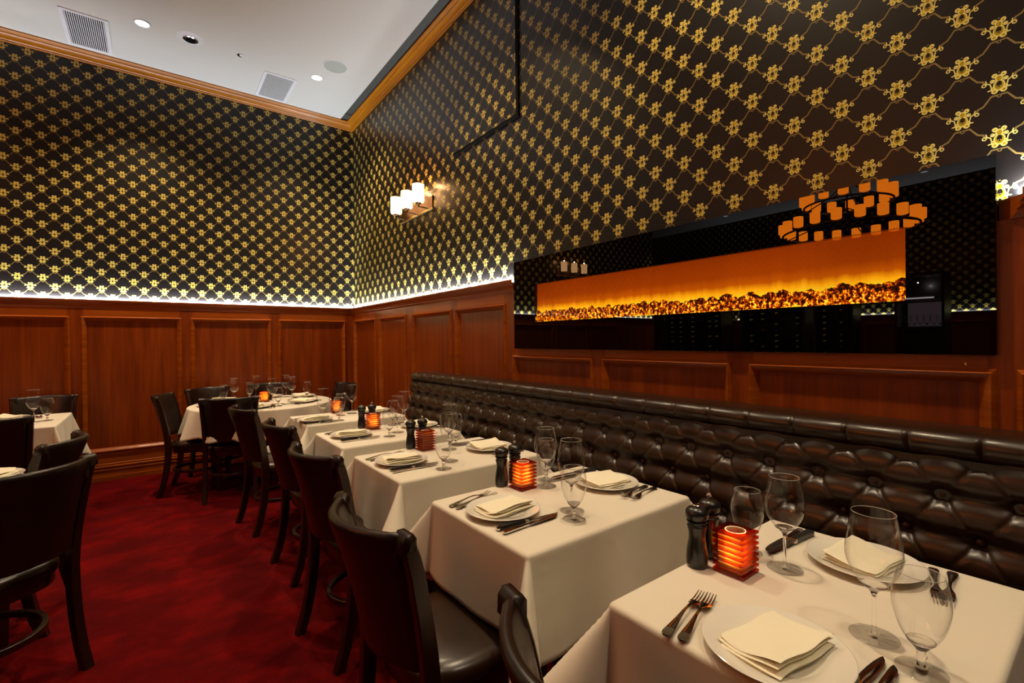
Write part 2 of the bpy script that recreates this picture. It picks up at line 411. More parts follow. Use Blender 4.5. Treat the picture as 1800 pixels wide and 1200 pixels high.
def wainscot(tn, P, openings, a0, a1, ztop=1.70, zb=.17):
    """openings: (a0,a1,z0,z1) sorted along a"""
    st = MB(); rl = MB()
    def bx(mb, x0, x1, z0, z1, o0=0, o1=.022): 
        mb.add([P(a, o, z) for a in (x0, x1) for o in (o0, o1) for z in (z0, z1)],
               [(0, 1, 3, 2), (4, 6, 7, 5), (0, 4, 5, 1), (2, 3, 7, 6), (0, 2, 6, 4), (1, 5, 7, 3)])
    prev = a0
    for (b0, b1, z0, z1) in openings:
        if b0-prev > .01: bx(st, prev, b0, zb, ztop)
        bx(rl, b0, b1, z1, ztop); bx(rl, b0, b1, zb, z0)
        prev = b1
    if a1-prev > .01: bx(st, prev, a1, zb, ztop)
    root = struct(tn, st, MT['wood_v'])
    rl.obj('rail', 'wood_h', root)
    for (b0, b1, z0, z1) in openings:
        q = MB(); bx(q, b0, b1, z0, z1, 0, .006); q.obj('panel', 'wood_v', root)
        frame(MB(), P, b0, b1, z0, z1).obj('panel_moulding', 'moulding', root, 30)
    return root
zo0, zo1 = .303, 1.600
wainscot('trim_2', PB, [(-3.2, -2.46, zo0, zo1), (-2.35, -1.6, zo0, zo1), (-1.49, -.67, zo0, zo1), (-.55, .205, zo0, zo1), (.325, 1.07, zo0, zo1), (1.19, 1.935, zo0, zo1)], -4.4, XR-.022)
wainscot('trim_3', PRt, [(-3.2, -2.3, zo0, 1.6), (-2.2, -1.2, zo0, 1.6), (-1.0, .185, zo0, 1.225), (.27, .985, zo0, 1.225), (1.10, 1.825, zo0, 1.225), (1.93, 2.665, zo0, 1.225), (2.79, 3.475, zo0, zo1), (3.58, 4.322, zo0, zo1), (4.51, 5.18, zo0, zo1), (5.34, 6.045, zo0, zo1)], YF, YB)
wainscot('trim_4', PL, [(-3.3+i*.95, -2.5+i*.95, zo0, zo1) for i in range(12)], YF, 8.6)
wainscot('trim_5', PF, [(-7.0+i*.95, -6.2+i*.95, zo0, zo1) for i in range(9)], XL, XR)
o = struct('trim_6', sweep_profile(MB(), LEDGE, PB, -4.4, XR, 0, -1), MT['wood_h'], sharp=30)
o = struct('trim_7', sweep_profile(MB(), LEDGE, PRt, 2.672, YB, 0, -1), MT['wood_h'], sharp=30)
big = [(o_*1.35 if o_ > .02 else o_, z) for o_, z in LEDGE]
o = struct('trim_8', sweep_profile(MB(), big, PRt, YF, .245, 0, -1.0), MT['wood_h'], sharp=30)
struct('trim_9', sweep_profile(MB(), LEDGE, PL, YF, 8.6), MT['wood_h'], sharp=30)
struct('trim_10', sweep_profile(MB(), LEDGE, PF, XL, XR), MT['wood_h'], sharp=30)
struct('trim_11', sweep_profile(MB(), CROWN, PB, -4.4, XR, 0, -1), MT['crown'], sharp=30)
struct('trim_12', sweep_profile(MB(), CROWN, PRt, YF, YB, 1, -1), MT['crown'], sharp=30)
struct('baseboard_back', sweep_profile(MB(), BASE, PB, -4.4, XR, 0, -1), MT['wood_h'], sharp=30)
struct('baseboard_right', sweep_profile(MB(), BASE, PRt, YF, YB, 1, -1), MT['wood_h'], sharp=30)
# visible LED tapes lying in the channel behind the ledge
for nm, b_ in (('led_tape', (-4.38, XR-.03, YB-.034, YB-.006, 1.7655, 1.770)), ('led_tape', (XR-.034, XR-.006, 2.68, YB-.04, 1.7655, 1.770)), ('led_tape', (XR-.034, XR-.006, YF+.05, .20, 1.7655, 1.770))):
    o = MB().box(*b_).obj(nm, 'strip')
    tag(o, {-4.38: 'cool white light strip behind the cornice on the back wall', 2.68: 'cool white light strip behind the cornice left of the fireplace', YF+.05: 'cool white light strip behind the cornice right of the fireplace'}[b_[0] if b_[0] < 0 else b_[2]], 'light strip')
# small brass screw in the rail under the fireplace
tag(MB().lathe([(0, .003), (.004, .002), (.005, 0)], 12).obj('screw', 'brass'), 'small brass screw in the rail below the right end of the fireplace', 'screw')
s_ = bpy.data.objects['screw']; s_.rotation_euler = (0, -PI/2, 0); s_.location = (XR-.0222, .318, 1.262)

# ------------------------------------------------------------------ ceiling fixtures
def downlight(x, y, label, power=1.0, aim=(0, 0, -1), color=WARM):
    t_ = thing('downlight', label, 'ceiling light', (x, y, ZC), 0, 'recessed ceiling downlights')
    MB().lathe([(.050, -.001), (.052, -.006), (.062, -.006), (.066, -.001), (.066, .0), (.050, 0)], 40, caps=False).obj('trim_ring', 'white_metal', t_)
    MB().lathe([(0, -.002), (.050, -.002)], 32, caps=False).obj('lens', 'lens', t_)
    if power: light('downlight_lamp', 'SPOT', (x, y, ZC-.03), E_SPOT*power, color, aim, spot_size=math.radians(105), spot_blend=.75, shadow_soft_size=.05)
    return t_
downlight(-.066, 5.274, 'round recessed downlight between the large vent and the eyeball lamp', 2.2)
downlight(1.403, 5.259, 'round recessed downlight between the small vent and the round speaker', 2.0)
n_ = 0
for x_, y_ in [(1.25, 3.0), (1.25, 1.15), (-.1, 2.4), (-.1, .4), (-1.6, 5.27), (-1.6, 2.4), (-3.1, .4), (1.2, -.9), (-6.5, 2.14), (-6.5, 3.97), (-6.5, 5.67), (-3.1, 5.27)]:  # the mirrored three apart, these are added out of view to light the room
    n_ += 1
    pw = {(1.25, 1.15): 1.9, (1.25, 3.0): 1.5, (1.2, -.9): 1.1, (-.1, 2.4): .35, (-.1, .4): .35, (-1.6, 2.4): .35, (-3.1, .4): .4}.get((x_, y_), .6)
    where = ['added out of view above the third banquette table', 'added out of view above the nearest banquette tables', 'added out of view above the carpet aisle', 'added out of view above the aisle nearest the camera', 'added out of view left of the large vent', 'added out of view above the near left round table', 'added beyond the left side of the frame', 'added behind the camera by the right wall',
             'mirrored in the fireplace glass, rightmost', 'mirrored in the fireplace glass, middle', 'mirrored in the fireplace glass, leftmost', 'added out of view by the far left end of the back wall'][n_-1]
    downlight(x_, y_, 'round recessed downlight '+where, pw)
def vent(x0, x1, y0, y1, n, label):
    t_ = thing('ceiling_vent', label, 'air vent', ((x0+x1)/2, (y0+y1)/2, ZC), 0, 'ceiling air vents')
    hx, hy = (x1-x0)/2, (y1-y0)/2
    f_ = .03
    MB().box(-hx, hx, -hy, -hy+f_, -.008, 0).box(-hx, hx, hy-f_, hy, -.008, 0).box(-hx, -hx+f_, -hy+f_, hy-f_, -.008, 0).box(hx-f_, hx, -hy+f_, hy-f_, -.008, 0).obj('frame', 'white_metal', t_)
    MB().box(-hx+f_, hx-f_, -hy+f_, hy-f_, -.002, -.0005).obj('backing', 'black', t_)
    mb = MB(); w = (2*hx-2*f_)/n
    for k in range(n):
        a = -hx+f_+k*w+w*.28; mb.box(a, a+w*.44, -hy+f_, hy-f_, -.0075, -.002)
    mb.obj('louvers', 'white_metal', t_)
vent(-.628, -.305, 5.41, 6.02, 18, 'large white ceiling vent with dark slots, leftmost on the ceiling')
vent(.93, 1.25, 5.44, 6.03, 24, 'smaller-looking white ceiling vent beside the corner downlight')
t_ = thing('ceiling_speaker', 'round grey-green flush speaker in the ceiling near the corner', 'speaker', (1.5, 4.935, ZC))
MB().lathe([(0, -.006), (.108, -.006), (.114, -.004)], 48, caps=False).obj('grille', 'grille_cloth', t_)
MB().lathe([(.112, -.006), (.120, -.005), (.122, 0), (.112, 0)], 48, caps=False).obj('rim', 'white_metal', t_)
t_ = thing('eyeball_lamp', 'round white eyeball fitting with chrome swivel lamp in the ceiling', 'ceiling light', (.287, 5.274, ZC))
MB().lathe([(.058, -.010), (.085, -.006), (.105, 0), (.058, 0)], 48, caps=False).obj('trim_ring', 'white_metal', t_)
MB().lathe([(.046, -.008), (.050, -.018), (.060, -.014), (.060, -.004)], 40, caps=False).obj('swivel_ring', 'chrome', t_)
MB().lathe([(0, -.03), (.02, -.028), (.036, -.018), (.045, -.004), (0, -.002)], 32).obj('lamp_eye', 'black', t_)
t_ = thing('ceiling_sensor', 'small dark half-covered sensor hole in the ceiling', 'sensor', (.696, 5.296, ZC))
MB().lathe([(0, -.002), (.030, -.002), (.032, 0)], 24).obj('hole', 'black', t_)
MB().lathe([(0, -.012), (.02, -.009), (.026, -.003), (.026, -.002)], 24, c=(.012, -.012, 0)).obj('cover', 'white_metal', t_)

# ------------------------------------------------------------------ wall access panel
t_ = thing('access_panel', 'papered access panel high on the right wall', 'wall panel', (XR, 3.08, 3.5))
MB().box(-.008, 0, -.435, .448, -.535, .585).obj('door_leaf', MT['paper_right'], t_)
mb = MB().box(-.014, 0, -.462, -.437, -.562, .588).box(-.014, 0, -.437, .45, -.562, -.538)
mb.obj('edge_frame', 'black', t_)
MB().lathe([(0, .014), (.008, .012), (.011, .006), (.006, 0)], 16).obj('knob', 'chrome', t_)
k_ = [c for c in t_.children if c.name.startswith('knob')][0]; k_.rotation_euler = (0, -PI/2, 0); k_.location = (-.008, -.40, -.11)

# ------------------------------------------------------------------ sconces
def sconce(loc, rz, label):
    """local: along x, out +y"""
    t_ = thing('wall_sconce', label, 'wall lamp', loc, rz, 'three-shade wall sconces')
    MB().box(-.33, .33, .0, .014, -.11, .02).obj('back_plate', 'bronze', t_, bevel=.003)
    MB().box(-.36, .36, .014, .03, -.115, -.098).obj('bar', 'brass', t_, bevel=.002)
    for k in (-1, 0, 1):
        x = k*.25
        MB().tube([(x, .02, -.09), (x, .06, -.085), (x, .11, -.085), (x, .115, -.06)], .008, 8).lathe([(0, -.066), (.022, -.062), (.03, -.05), (.02, -.048), (0, -.048)], 20, c=(x, .115, 0)).obj('arm', 'bronze', t_)
        MB().lathe([(.030, -.046), (.050, -.042), (.055, -.030), (.055, .118), (.050, .120), (.050, .112), (.049, -.03)], 32, c=(x, .115, 0), caps=False).obj('lamp_shade', 'shade', t_)
    cs, sn = math.cos(rz), math.sin(rz)
    for k in (-1, 0, 1):
        lx, ly = k*.25, .115
        light('sconce_lamp', 'POINT', (loc[0]+lx*cs-ly*sn, loc[1]+lx*sn+ly*cs, loc[2]+.14), E_SCONCE/3, (1, .5, .2), shadow_soft_size=.006)
    return t_
sconce((XR, 4.25, 2.685), PI/2, 'bronze three-shade sconce glowing on the right wall')
sconce((-1.95, YB, 2.60), PI, 'bronze three-shade sconce on the back wall, seen mirrored in the fireplace')

# ------------------------------------------------------------------ linear fireplace
t_ = thing('fireplace', 'long black glass electric fireplace with glowing embers on the right wall', 'fireplace', (XR, 1.442, 1.6))
gy, gz = 1.196, (-.308, .299)
oy0, oy1, oz0, oz1 = .461-1.442, 2.411-1.442, 1.472-1.6, 1.722-1.6
mb = MB()
for b_ in ((-gy, oy0, *gz), (oy1, gy, *gz), (oy0, oy1, gz[0], oz0), (oy0, oy1, oz1, gz[1])):
    mb.box(-.050, -.030, b_[0], b_[1], b_[2], b_[3])
mb.obj('glass_front', 'black_glass', t_)
MB().box(-.030, -.0235, -gy+.02, oy0-.002, gz[0]+.02, gz[1]-.02).box(-.030, -.0235, oy1+.002, gy-.02, gz[0]+.02, gz[1]-.02).box(-.030, -.0235, oy0-.002, oy1+.002, gz[0]+.02, oz0).box(-.030, -.0235, oy0-.002, oy1+.002, oz1, gz[1]-.02).obj('housing', 'black', t_)
mb = MB().add([(-.0499, oy0, oz0), (-.0499, oy0, oz1), (-.0499, oy1, oz1), (-.0499, oy1, oz0)], [(0, 1, 2, 3)])
pn = mb.obj('window_pane', 'pane', t_)
MB().box(-.0255, -.0235, oy0, oy1, oz0, oz1).obj('flame_screen', 'fire_glow', t_)
rnd = random.Random(3); mb = MB()
def lump(cx, cy_, cz, r):
    vs = []; n, m_ = 8, 5
    for i in range(m_+1):
        for k in range(n):
            a, b_ = PI*i/m_, 2*PI*k/n; q = r*rnd.uniform(.75, 1.2)
            vs.append((cx+min(.02, q)*.42*math.sin(a)*math.cos(b_), cy_+q*1.3*math.sin(a)*math.sin(b_), cz+q*math.cos(a)))
    mb.add(vs, [(i*n+k, i*n+(k+1) % n, (i+1)*n+(k+1) % n, (i+1)*n+k) for i in range(m_) for k in range(n)])
y = oy0+.01
while y < oy1-.008:
    lump(-.038, y, oz0+.022+rnd.uniform(-.004, .004), rnd.uniform(.018, .026)); 
    lump(-.034, y+rnd.uniform(-.01, .01), oz0+.047+rnd.uniform(-.008, .012), rnd.uniform(.014, .022)); y += rnd.uniform(.018, .03)
mb.obj('ember_bed', 'ember', t_, 20)

# ------------------------------------------------------------------ tufted banquette
t_ = thing('banquette', 'long dark brown button-tufted leather banquette along the right wall', 'banquette', (1.87, 0, 0))
BY0, BY1 = -1.05, 3.95
RS, CS = .1118, .1635
def front_x(z): return -(.995-z)*.17
ny = int((BY1-BY0)/.0052); nz = 118
zlo, zhi = .44, 1.012
Y = np.linspace(BY0, BY1, ny+1)[:, None]; Z = np.linspace(zlo, zhi, nz+1)[None, :]
a = (Y-.2575)/CS; b = (Z-.995)/(2*RS)
A, B = a+b, a-b
puff = np.sqrt(np.abs(np.sin(PI*A)*np.sin(PI*B)))
row = (Z-.995)/RS; rowphase = row-np.round(row)                    # 0 at a row of buttons
rolls = np.cos(PI*rowphase)**2
# nearest button
ri = np.round(row); best = np.full(A.shape, 9.0)
for dr in (-1, 0, 1):
    r_ = ri+dr; offs = .5*(np.mod(r_, 2)); ai = np.round(a-offs)+offs
    best = np.minimum(best, np.sqrt(((a-ai)*CS)**2+((row-r_)*RS)**2)+(r_ > 0)*9)
dip = np.exp(-(best/.022)**2)
# creases: lines A=int / B=int, strong just below a button (upper end) fading downward
def crease(D, E):
    fr = D-np.round(D); dist = np.abs(fr)*CS/np.sqrt(1+(CS/(2*RS))**2)*1.0
    # position along the edge: fraction of one row below the button above
    tt = -(row)-np.floor(-(row)+1e-6)
    fade = np.clip(1.18-1.25*tt, 0, 1)**1.1
    return np.exp(-np.abs(dist/.0052)**1.6)*fade
cr = np.maximum(crease(A, B), crease(B, A))
rowdip = np.exp(-(rowphase*RS/.024)**2)
yd = np.cos(2*PI*(a-.5*np.mod(ri, 2)))                             # 1 at a button, -1 half way between two
H = .030-.018*rowdip*(.86+.14*yd)-.010*np.exp(-(best/.034)**2)-.009*dip-.0085*cr
over = np.clip((Z-.995)/.02, 0, 1)*np.ones_like(Y)                  # above the top row: vertical pleats only
H = H*(1-over)+over*.010
X = -H-.17*(.995-Z)*1.0
mb = MB(); vs = np.stack([X, Y*np.ones_like(Z), Z*np.ones_like(Y)], -1).reshape(-1, 3)
idx = np.arange((ny+1)*(nz+1)).reshape(ny+1, nz+1)
fs = np.stack([idx[:-1, :-1], idx[1:, :-1], idx[1:, 1:], idx[:-1, 1:]], -1).reshape(-1, 4)
me = bpy.data.meshes.new('tufted_back'); me.from_pydata(vs.tolist(), [], fs.tolist()); me.materials.append(MT['leather'])
me.polygons.foreach_set('use_smooth', [True]*len(me.polygons))
o = bpy.data.objects.new('tufted_back', me); COL.objects.link(o); o.parent = t_
# top roll, pleated above every top-row button
prof = [(-.018, .995), (-.034, 1.008), (-.042, 1.030), (-.036, 1.052), (-.015, 1.066), (.03, 1.072), (.10, 1.072), (.172, 1.068), (.172, 1.0), (.02, .99)]
mb = MB(); rings = []
nr = int((BY1-BY0)/.0068)
for i in range(nr+1):
    y = BY0+(BY1-BY0)*i/nr; q = (y-.2575)/CS; d = abs(q-round(q))*CS
    k = 1-.30*math.exp(-(d/.0035)**2)-.10*math.exp(-(d/.03)**2); e = min(1, (BY1-y)/.03)**.5 if y > BY1-.03 else 1
    rings.append([(x*k*max(e, .3) if x < 0 else x, y, 1.0+(z-1.0)*(.94+.06*k)*(.8+.2*e)) for x, z in prof])
mb.loft(rings).obj('top_roll', 'leather', t_, 60)
MB().box(-.02, .172, BY0, BY1, .10, .992).obj('back_frame', 'leather', t_)
def seatx(u, v): return None
for k, (s0, s1) in enumerate(((BY0, .85), (.86, 2.6), (2.61, BY1))):
    mb = MB(); pr = [(-.50, .30), (-.515, .32), (-.52, .40), (-.51, .445), (-.48, .462), (-.3, .470), (-.12, .462), (-.11, .30)]
    mb.loft([[(x, s0+.0, z-.01) for x, z in pr], [(x, s0+.02, z) for x, z in pr], [(x, s1-.02, z) for x, z in pr], [(x, s1, z-.01) for x, z in pr]]).obj('seat_cushion', 'leather', t_, 35)
MB().box(-.49, -.02, BY0, BY1, 0, .298).obj('base', 'dark_wood', t_)
bt = MB().lathe([(0, .0075), (.006, .0065), (.0105, .003), (.011, -.002)], 14, caps=False).mesh('button', MT['button'])
cand = []
for r_ in range(0, 5):
    z = .995-r_*RS; off = .5*(r_ % 2)
    k = math.ceil((BY0-.2575)/CS)
    while .2575+(k+off)*CS < BY1-.02:
        y = .2575+(k+off)*CS
        if y > BY0: cand.append((math.hypot(1.87, y), y, z))
        k += 1
cand.sort()
for i, (_, y, z) in enumerate(cand[:100]):
    if y < -.3 and False: continue
    o = bpy.data.objects.new('button', bt); COL.objects.link(o); o.parent = t_
    o.location = (front_x(z)+.004, y, z); o.rotation_euler = (0, -PI/2, 0)
mb = MB()
for (_, y, z) in cand[100:]:
    x = front_x(z)+.004; n = 10
    vs = [(x-.008, y, z)]+[(x, y+.011*math.cos(2*PI*k/n), z+.011*math.sin(2*PI*k/n)) for k in range(n)]
    mb.add(vs, [(0, 1+k, 1+(k+1) % n) for k in range(n)])
o = mb.obj('buttons', 'button', t_); o['kind'] = 'stuff'

# ------------------------------------------------------------------ tables and cloths
ZT = .76
def cloth_rect(cx, cy_, hx, hy, dx, dy, seed, b1=.70):
    rnd = random.Random(seed); re = .014
    HX, HY = hx-re, hy-re
    def samples(h, d, nin, nout):
        o = [d*(1-(k/nout)**1.0) for k in range(nout)]
        o2 = sorted(set([round(x, 5) for x in o]+[re*PI/2*j/4 for j in range(1, 5)]), reverse=True)
        inn = [-h+2*h*k/nin for k in range(nin+1)]
        return [-h-q for q in o2]+inn+[h+q for q in reversed(o2)]
    U = samples(HX, dx, 26, 20); V = samples(HY, dy, 22, 20)
    ph = [rnd.uniform(0, 6.28) for _ in range(8)]; fr = [rnd.uniform(7, 13) for _ in range(4)]
    dents = [(rnd.uniform(-.7, .7), rnd.uniform(.3, .8), rnd.uniform(-.9, .9)) for _ in range(4)]
    def hang(r, beta):
        if r < re*PI/2: a = r/re; return re*math.sin(a), re*(1-math.cos(a))
        L = r-re*PI/2; return re+L*math.sin(beta), re+L*math.cos(beta)
    def f(u, v):
        ux, vy = max(-HX, min(HX, u)), max(-HY, min(HY, v)); ox, oy = u-ux, v-vy
        if ox == 0 and oy == 0:
            return (u, v, ZT+.0006*math.sin(9*u+ph[0])*math.sin(11*v+ph[1])-.0006)
        if ox == 0 or oy == 0:
            o_ = abs(ox)+abs(oy); alongp, half, side = (u, HX, 0 if oy > 0 else 1) if ox == 0 else (v, HY, 2 if ox > 0 else 3)
            w = 1-(abs(alongp)/half)**4
            out, dn = hang(o_, .05)
            k = max(0, o_-.03)/.28
            out += w*k*(.014*math.sin(fr[side]*alongp*1.3+ph[side])+.006*math.sin(fr[side]*2.6*alongp+ph[side+4])+.008)
            out = max(out, re*.9 if o_ > re else 0)
            if ox == 0: return (u, vy+math.copysign(out, oy), ZT-dn)
            return (ux+math.copysign(out, ox), v, ZT-dn)
        r = math.hypot(ox, oy); th = math.atan2(abs(oy), abs(ox)); s2 = math.sin(2*th)
        beta = .05+(b1-.05)*s2**1.3
        psi = th+.10*math.sin(4*th)*(1 if seed % 2 else -1)*min(1, r/.2)
        out, dn = hang(r, beta)
        return (ux+math.copysign(out*math.cos(psi), ox), vy+math.copysign(out*math.sin(psi), oy), ZT-dn)
    mb = MB(); vs = [f(u, v) for u in U for v in V]; nv = len(V)
    mb.add(vs, [(i*nv+j, (i+1)*nv+j, (i+1)*nv+j+1, i*nv+j+1) for i in range(len(U)-1) for j in range(nv-1)])
    o = mb.obj('tablecloth', 'cloth', None, 80); o.location = (cx, cy_, 0)
    so = o.modifiers.new('thickness', 'SOLIDIFY'); so.thickness = .0016; so.offset = -1
    return o
def cloth_round(cx, cy_, R, drop, seed, nf=11, dropmod=lambda a: 0):
    rnd = random.Random(seed); re = .014; n = 176
    ph = rnd.uniform(0, 6.28); vs = []; rings = []
    rs = [R*k/8 for k in range(1, 8)]
    mb = MB(); mb.v.append((0, 0, ZT))
    rad = [('t', q) for q in rs]+[('t', R-re)]+[('h', re*PI/2*j/4) for j in range(1, 5)]+[('h', re*PI/2+(drop-re*PI/2)*j/14) for j in range(1, 15)]
    for kind, q in rad:
        for k in range(n):
            a = 2*PI*k/n
            if kind == 't': r, z = q, ZT
            else:
                if q <= re*PI/2+1e-9: t_ = q/re; r, z = R-re+re*math.sin(t_), ZT-re*(1-math.cos(t_))
                else:
                    L = q-re*PI/2; kk = L/(drop-re*PI/2)
                    w = math.sin(nf*a+ph+.8*math.sin(2*a+seed))
                    wv = (.5+.5*w)**1.2*.060*kk**.9*(1+.3*math.sin(3*a+seed))
                    r, z = R+.015*kk+wv, ZT-re-L*(1-.05*kk)*(1+dropmod(a))-.012*kk*w
            mb.v.append((r*math.cos(a), r*math.sin(a), z))
    for k in range(n): mb.f.append((0, 1+k, 1+(k+1) % n))
    for i in range(len(rad)-1):
        for k in range(n):
            a, b_ = 1+i*n+k, 1+i*n+(k+1) % n; mb.f.append((a, b_, b_+n, a+n))
    o = mb.obj('tablecloth', 'cloth', None, 80); o.location = (cx, cy_, 0)
    so = o.modifiers.new('thickness', 'SOLIDIFY'); so.thickness = .0016; so.offset = -1
    return o
def table(cx, cy_, hx, hy, label, round_=0, group=None):
    t_ = thing('dining_table', label, 'table', (cx, cy_, 0), 0, group)
    zt = ZT-.0035
    if round_: MB().lathe([(0, zt-.035), (round_-.03, zt-.035), (round_-.02, zt-.025), (round_-.018, zt-.006), (round_-.024, zt), (0, zt)], 64).obj('table_top', 'dark_wood', t_)
    else: MB().box(-hx+.012, hx-.012, -hy+.012, hy-.012, zt-.035, zt).obj('table_top', 'dark_wood', t_, bevel=.004)
    MB().lathe([(.13, zt-.045), (.12, zt-.035), (.04, zt-.06), (.038, .10), (.05, .06), (.05, .03)], 28).obj('pedestal', 'iron', t_)
    mb = MB()
    for k in range(4):
        a = PI/4+PI/2*k if not round_ else PI/4+PI/2*k; L = .26 if not round_ else .36
        c_, s2_ = math.cos(a), math.sin(a)
        def sec(d, w, z0, z1): return [(c_*d-s2_*w, s2_*d+c_*w, z0), (c_*d+s2_*w, s2_*d-c_*w, z0), (c_*d+s2_*w, s2_*d-c_*w, z1), (c_*d-s2_*w, s2_*d+c_*w, z1)]
        mb.loft([sec(.02, .03, .01, .06), sec(L*.6, .026, .005, .035), sec(L, .022, 0, .02)])
    mb.obj('base', 'iron', t_)
    return t_
# (centre x, centre y, half x, half y), names
TBL = {1: (1.205, .425, .40, .293), 2: (1.20, 1.285, .395, .285), 3: (1.20, 2.145, .39, .29), 4: (1.205, 2.93, .385, .28), 5: (1.22, 3.79, .375, .27)}
TN = {1: 'nearest banquette table', 2: 'second banquette table', 3: 'third banquette table', 4: 'fourth banquette table', 5: 'farthest banquette table', 6: 'round corner table', 7: 'far left table', 8: 'near left table'}
for k, (cx, cy_, hx, hy) in TBL.items():
    table(cx, cy_, hx, hy, 'small dining table under a white cloth, the '+TN[k])
    tag(cloth_rect(cx, cy_, hx, hy, .268 if k < 3 else .30, .315 if k < 3 else .34, k*3+1), 'white tablecloth draped over the '+TN[k], 'tablecloth', None)
table(.85, 5.2, 0, 0, 'large round dining table under a cloth in the back corner', .62)
tag(cloth_round(.85, 5.2, .63, .265, 4, 13, lambda a: .42*math.exp(-((((a+1.1+PI) % (2*PI))-PI)/.55)**2)), 'white round tablecloth with wavy folds in the back corner', 'tablecloth')
table(-1.01, 5.16, .43, .425, 'square dining table under a cloth at the far left by the back wall')
tag(cloth_rect(-1.01, 5.16, .43, .43, .38, .38, 5, .40), 'white tablecloth hanging to a point over the far left table', 'tablecloth')
table(-.85, 2.98, 0, 0, 'round dining table mostly hidden behind the left foreground chair', .37)
tag(cloth_round(-.85, 2.98, .385, .28, 9, 7), 'white tablecloth glimpsed behind the left foreground chair', 'tablecloth')

# ------------------------------------------------------------------ chairs (local: faces +y, origin between the rear feet)
LEGP = [(.0, .0), (.030, .09), (.054, .20), (.068, .32), (.072, .43), (.064, .54), (.044, .66), (.020, .78), (-.006, .875)]
def leg_y(z):
    for (y0, z0), (y1, z1) in zip(LEGP, LEGP[1:]):
        if z <= z1: return y0+(y1-y0)*(z-z0)/(z1-z0)
    return LEGP[-1][0]
def make_chair():
    t_ = thing('dining_chair', 'chair', 'chair')
    for s in (-1, 1):
        pts = []
        for i in range(21):
            z = .866*i/20; y = leg_y(z)
            w = .019-.006*(z/.875); d = (.024-.004*abs(z-.45)/.45)*(1 if z < .85 else .78)
            x = s*(.187+.022*max(0, (z-.45)/.43)**1.3)
            ins = .004
            pts.append([(x-w+ins, y-d, z), (x+w-ins, y-d, z), (x+w, y-d+ins, z), (x+w, y+d-ins, z), (x+w-ins, y+d, z), (x-w+ins, y+d, z), (x-w, y+d-ins, z), (x-w, y-d+ins, z)])
        MB().loft(pts).obj('leg', 'dark_wood', t_)
    for s in (-1, 1):
        MB().loft([[(s*.178+a*w, .455+b_*w, z) for a, b_ in ((-1, -1), (1, -1), (1, 1), (-1, 1))] for z, w in ((0, .015), (.2, .019), (.40, .024))]).obj('leg', 'dark_wood', t_, bevel=.003)
    # curved upholstered back
    def cen(s, z):   # s in -1..1
        f = (z-.50)/.38
        return s*(.174+.021*max(0, f)**1.2), leg_y(z)-(.055+.03*f)*(1-s*s)
    rings = []
    ns = 24
    for i in range(ns+1):
        s = -1+2*i/ns
        th = .0165*(1.14 if .84 < abs(s) < .92 else 1.0)*(1.0-.25*(abs(s) > .985))
        zt = .882+.004*(1-s*s); ring = []
        path = []
        nz_ = 9
        for j in range(nz_+1): path.append((.505+(zt-.02-.505)*j/nz_, -1))
        loop = [(z, sg) for z, sg in path]
        for z, _ in loop: x, y = cen(s, z); ring.append((x, y-th, z))
        for a in (35, 70, 110, 145): 
            x, y = cen(s, zt); ring.append((x, y-th*math.cos(math.radians(a)), zt-.016+th*math.sin(math.radians(a))))
        for z, _ in reversed(loop): x, y = cen(s, z); ring.append((x, y+th, z))
        rings.append(ring)
    bk = MB().loft(rings).obj('backrest', 'leather_back', t_, 60)
    for s in (-1, 1):   # leather band wrapping the post heads
        rg = []
        for dx, q, zb in ((-.008, .0165, .80), (-.004, .0190, .80), (.003, .0190, .80), (.006, .0175, .835), (.022, .0190, .842), (.038, .0190, .842), (.0425, .0165, .846)):
            x = s*(.180+dx)
            y0 = leg_y(.86)-.002
            rg.append([(x, y0-q-.002, zb), (x, y0-q-.001, .874), (x, y0-q*.5, .8870), (x, y0+q*.5, .8870), (x, y0+q, .874), (x, y0+q-.001, zb)])
        MB().loft(rg).obj('leather_band', 'leather_back', t_, 85)
    # seat
    prof = [(1.0, .425), (1.012, .440), (1.0, .458), (.95, .472), (.8, .481), (.5, .486), (0, .488)]
    def outline(a):
        c_, s2_ = math.cos(a), math.sin(a); p_ = 3.4
        r = (abs(c_)**p_+abs(s2_)**p_)**(-1/p_); x, y = r*c_, r*s2_
        return x*(.205+.018*y), .272+y*.212
    n = 56; mb = MB(); rg = []
    for sc_, z in prof:
        rg.append([(outline(2*PI*k/n)[0]*sc_, .272+(outline(2*PI*k/n)[1]-.272)*sc_, z) for k in range(n)])
    mb.loft(rg).obj('seat', 'leather', t_, 50)
    MB().loft([[(outline(2*PI*k/n)[0]*q, .272+(outline(2*PI*k/n)[1]-.272)*q, z) for k in range(n)] for q, z in ((.93, .372), (.95, .38), (.95, .424))]).obj('seat_frame', 'dark_wood', t_)
    # bentwood ring stretcher
    pts = [(.185*math.cos(2*PI*k/40), .265+.185*math.sin(2*PI*k/40), .205) for k in range(40)]
    rings = []
    for k in range(40):
        a = 2*PI*k/40; cx, cy2 = math.cos(a), math.sin(a)
        rings.append([((.172+dx)*cx, .262+(.195+dx)*cy2, .205+dz) for dx, dz in ((-.011, -.013), (.011, -.013), (.011, .013), (-.011, .013))])
    MB().loft(rings, closed=True).obj('ring_stretcher', 'dark_wood', t_, bevel=.003)
    return t_
chair0 = make_chair()
def chair(x, y, facing, label, group=None):
    return place(chair0, (x, y, 0), math.radians(facing-90), 'dark leather dining chair '+label, group, 'chair')
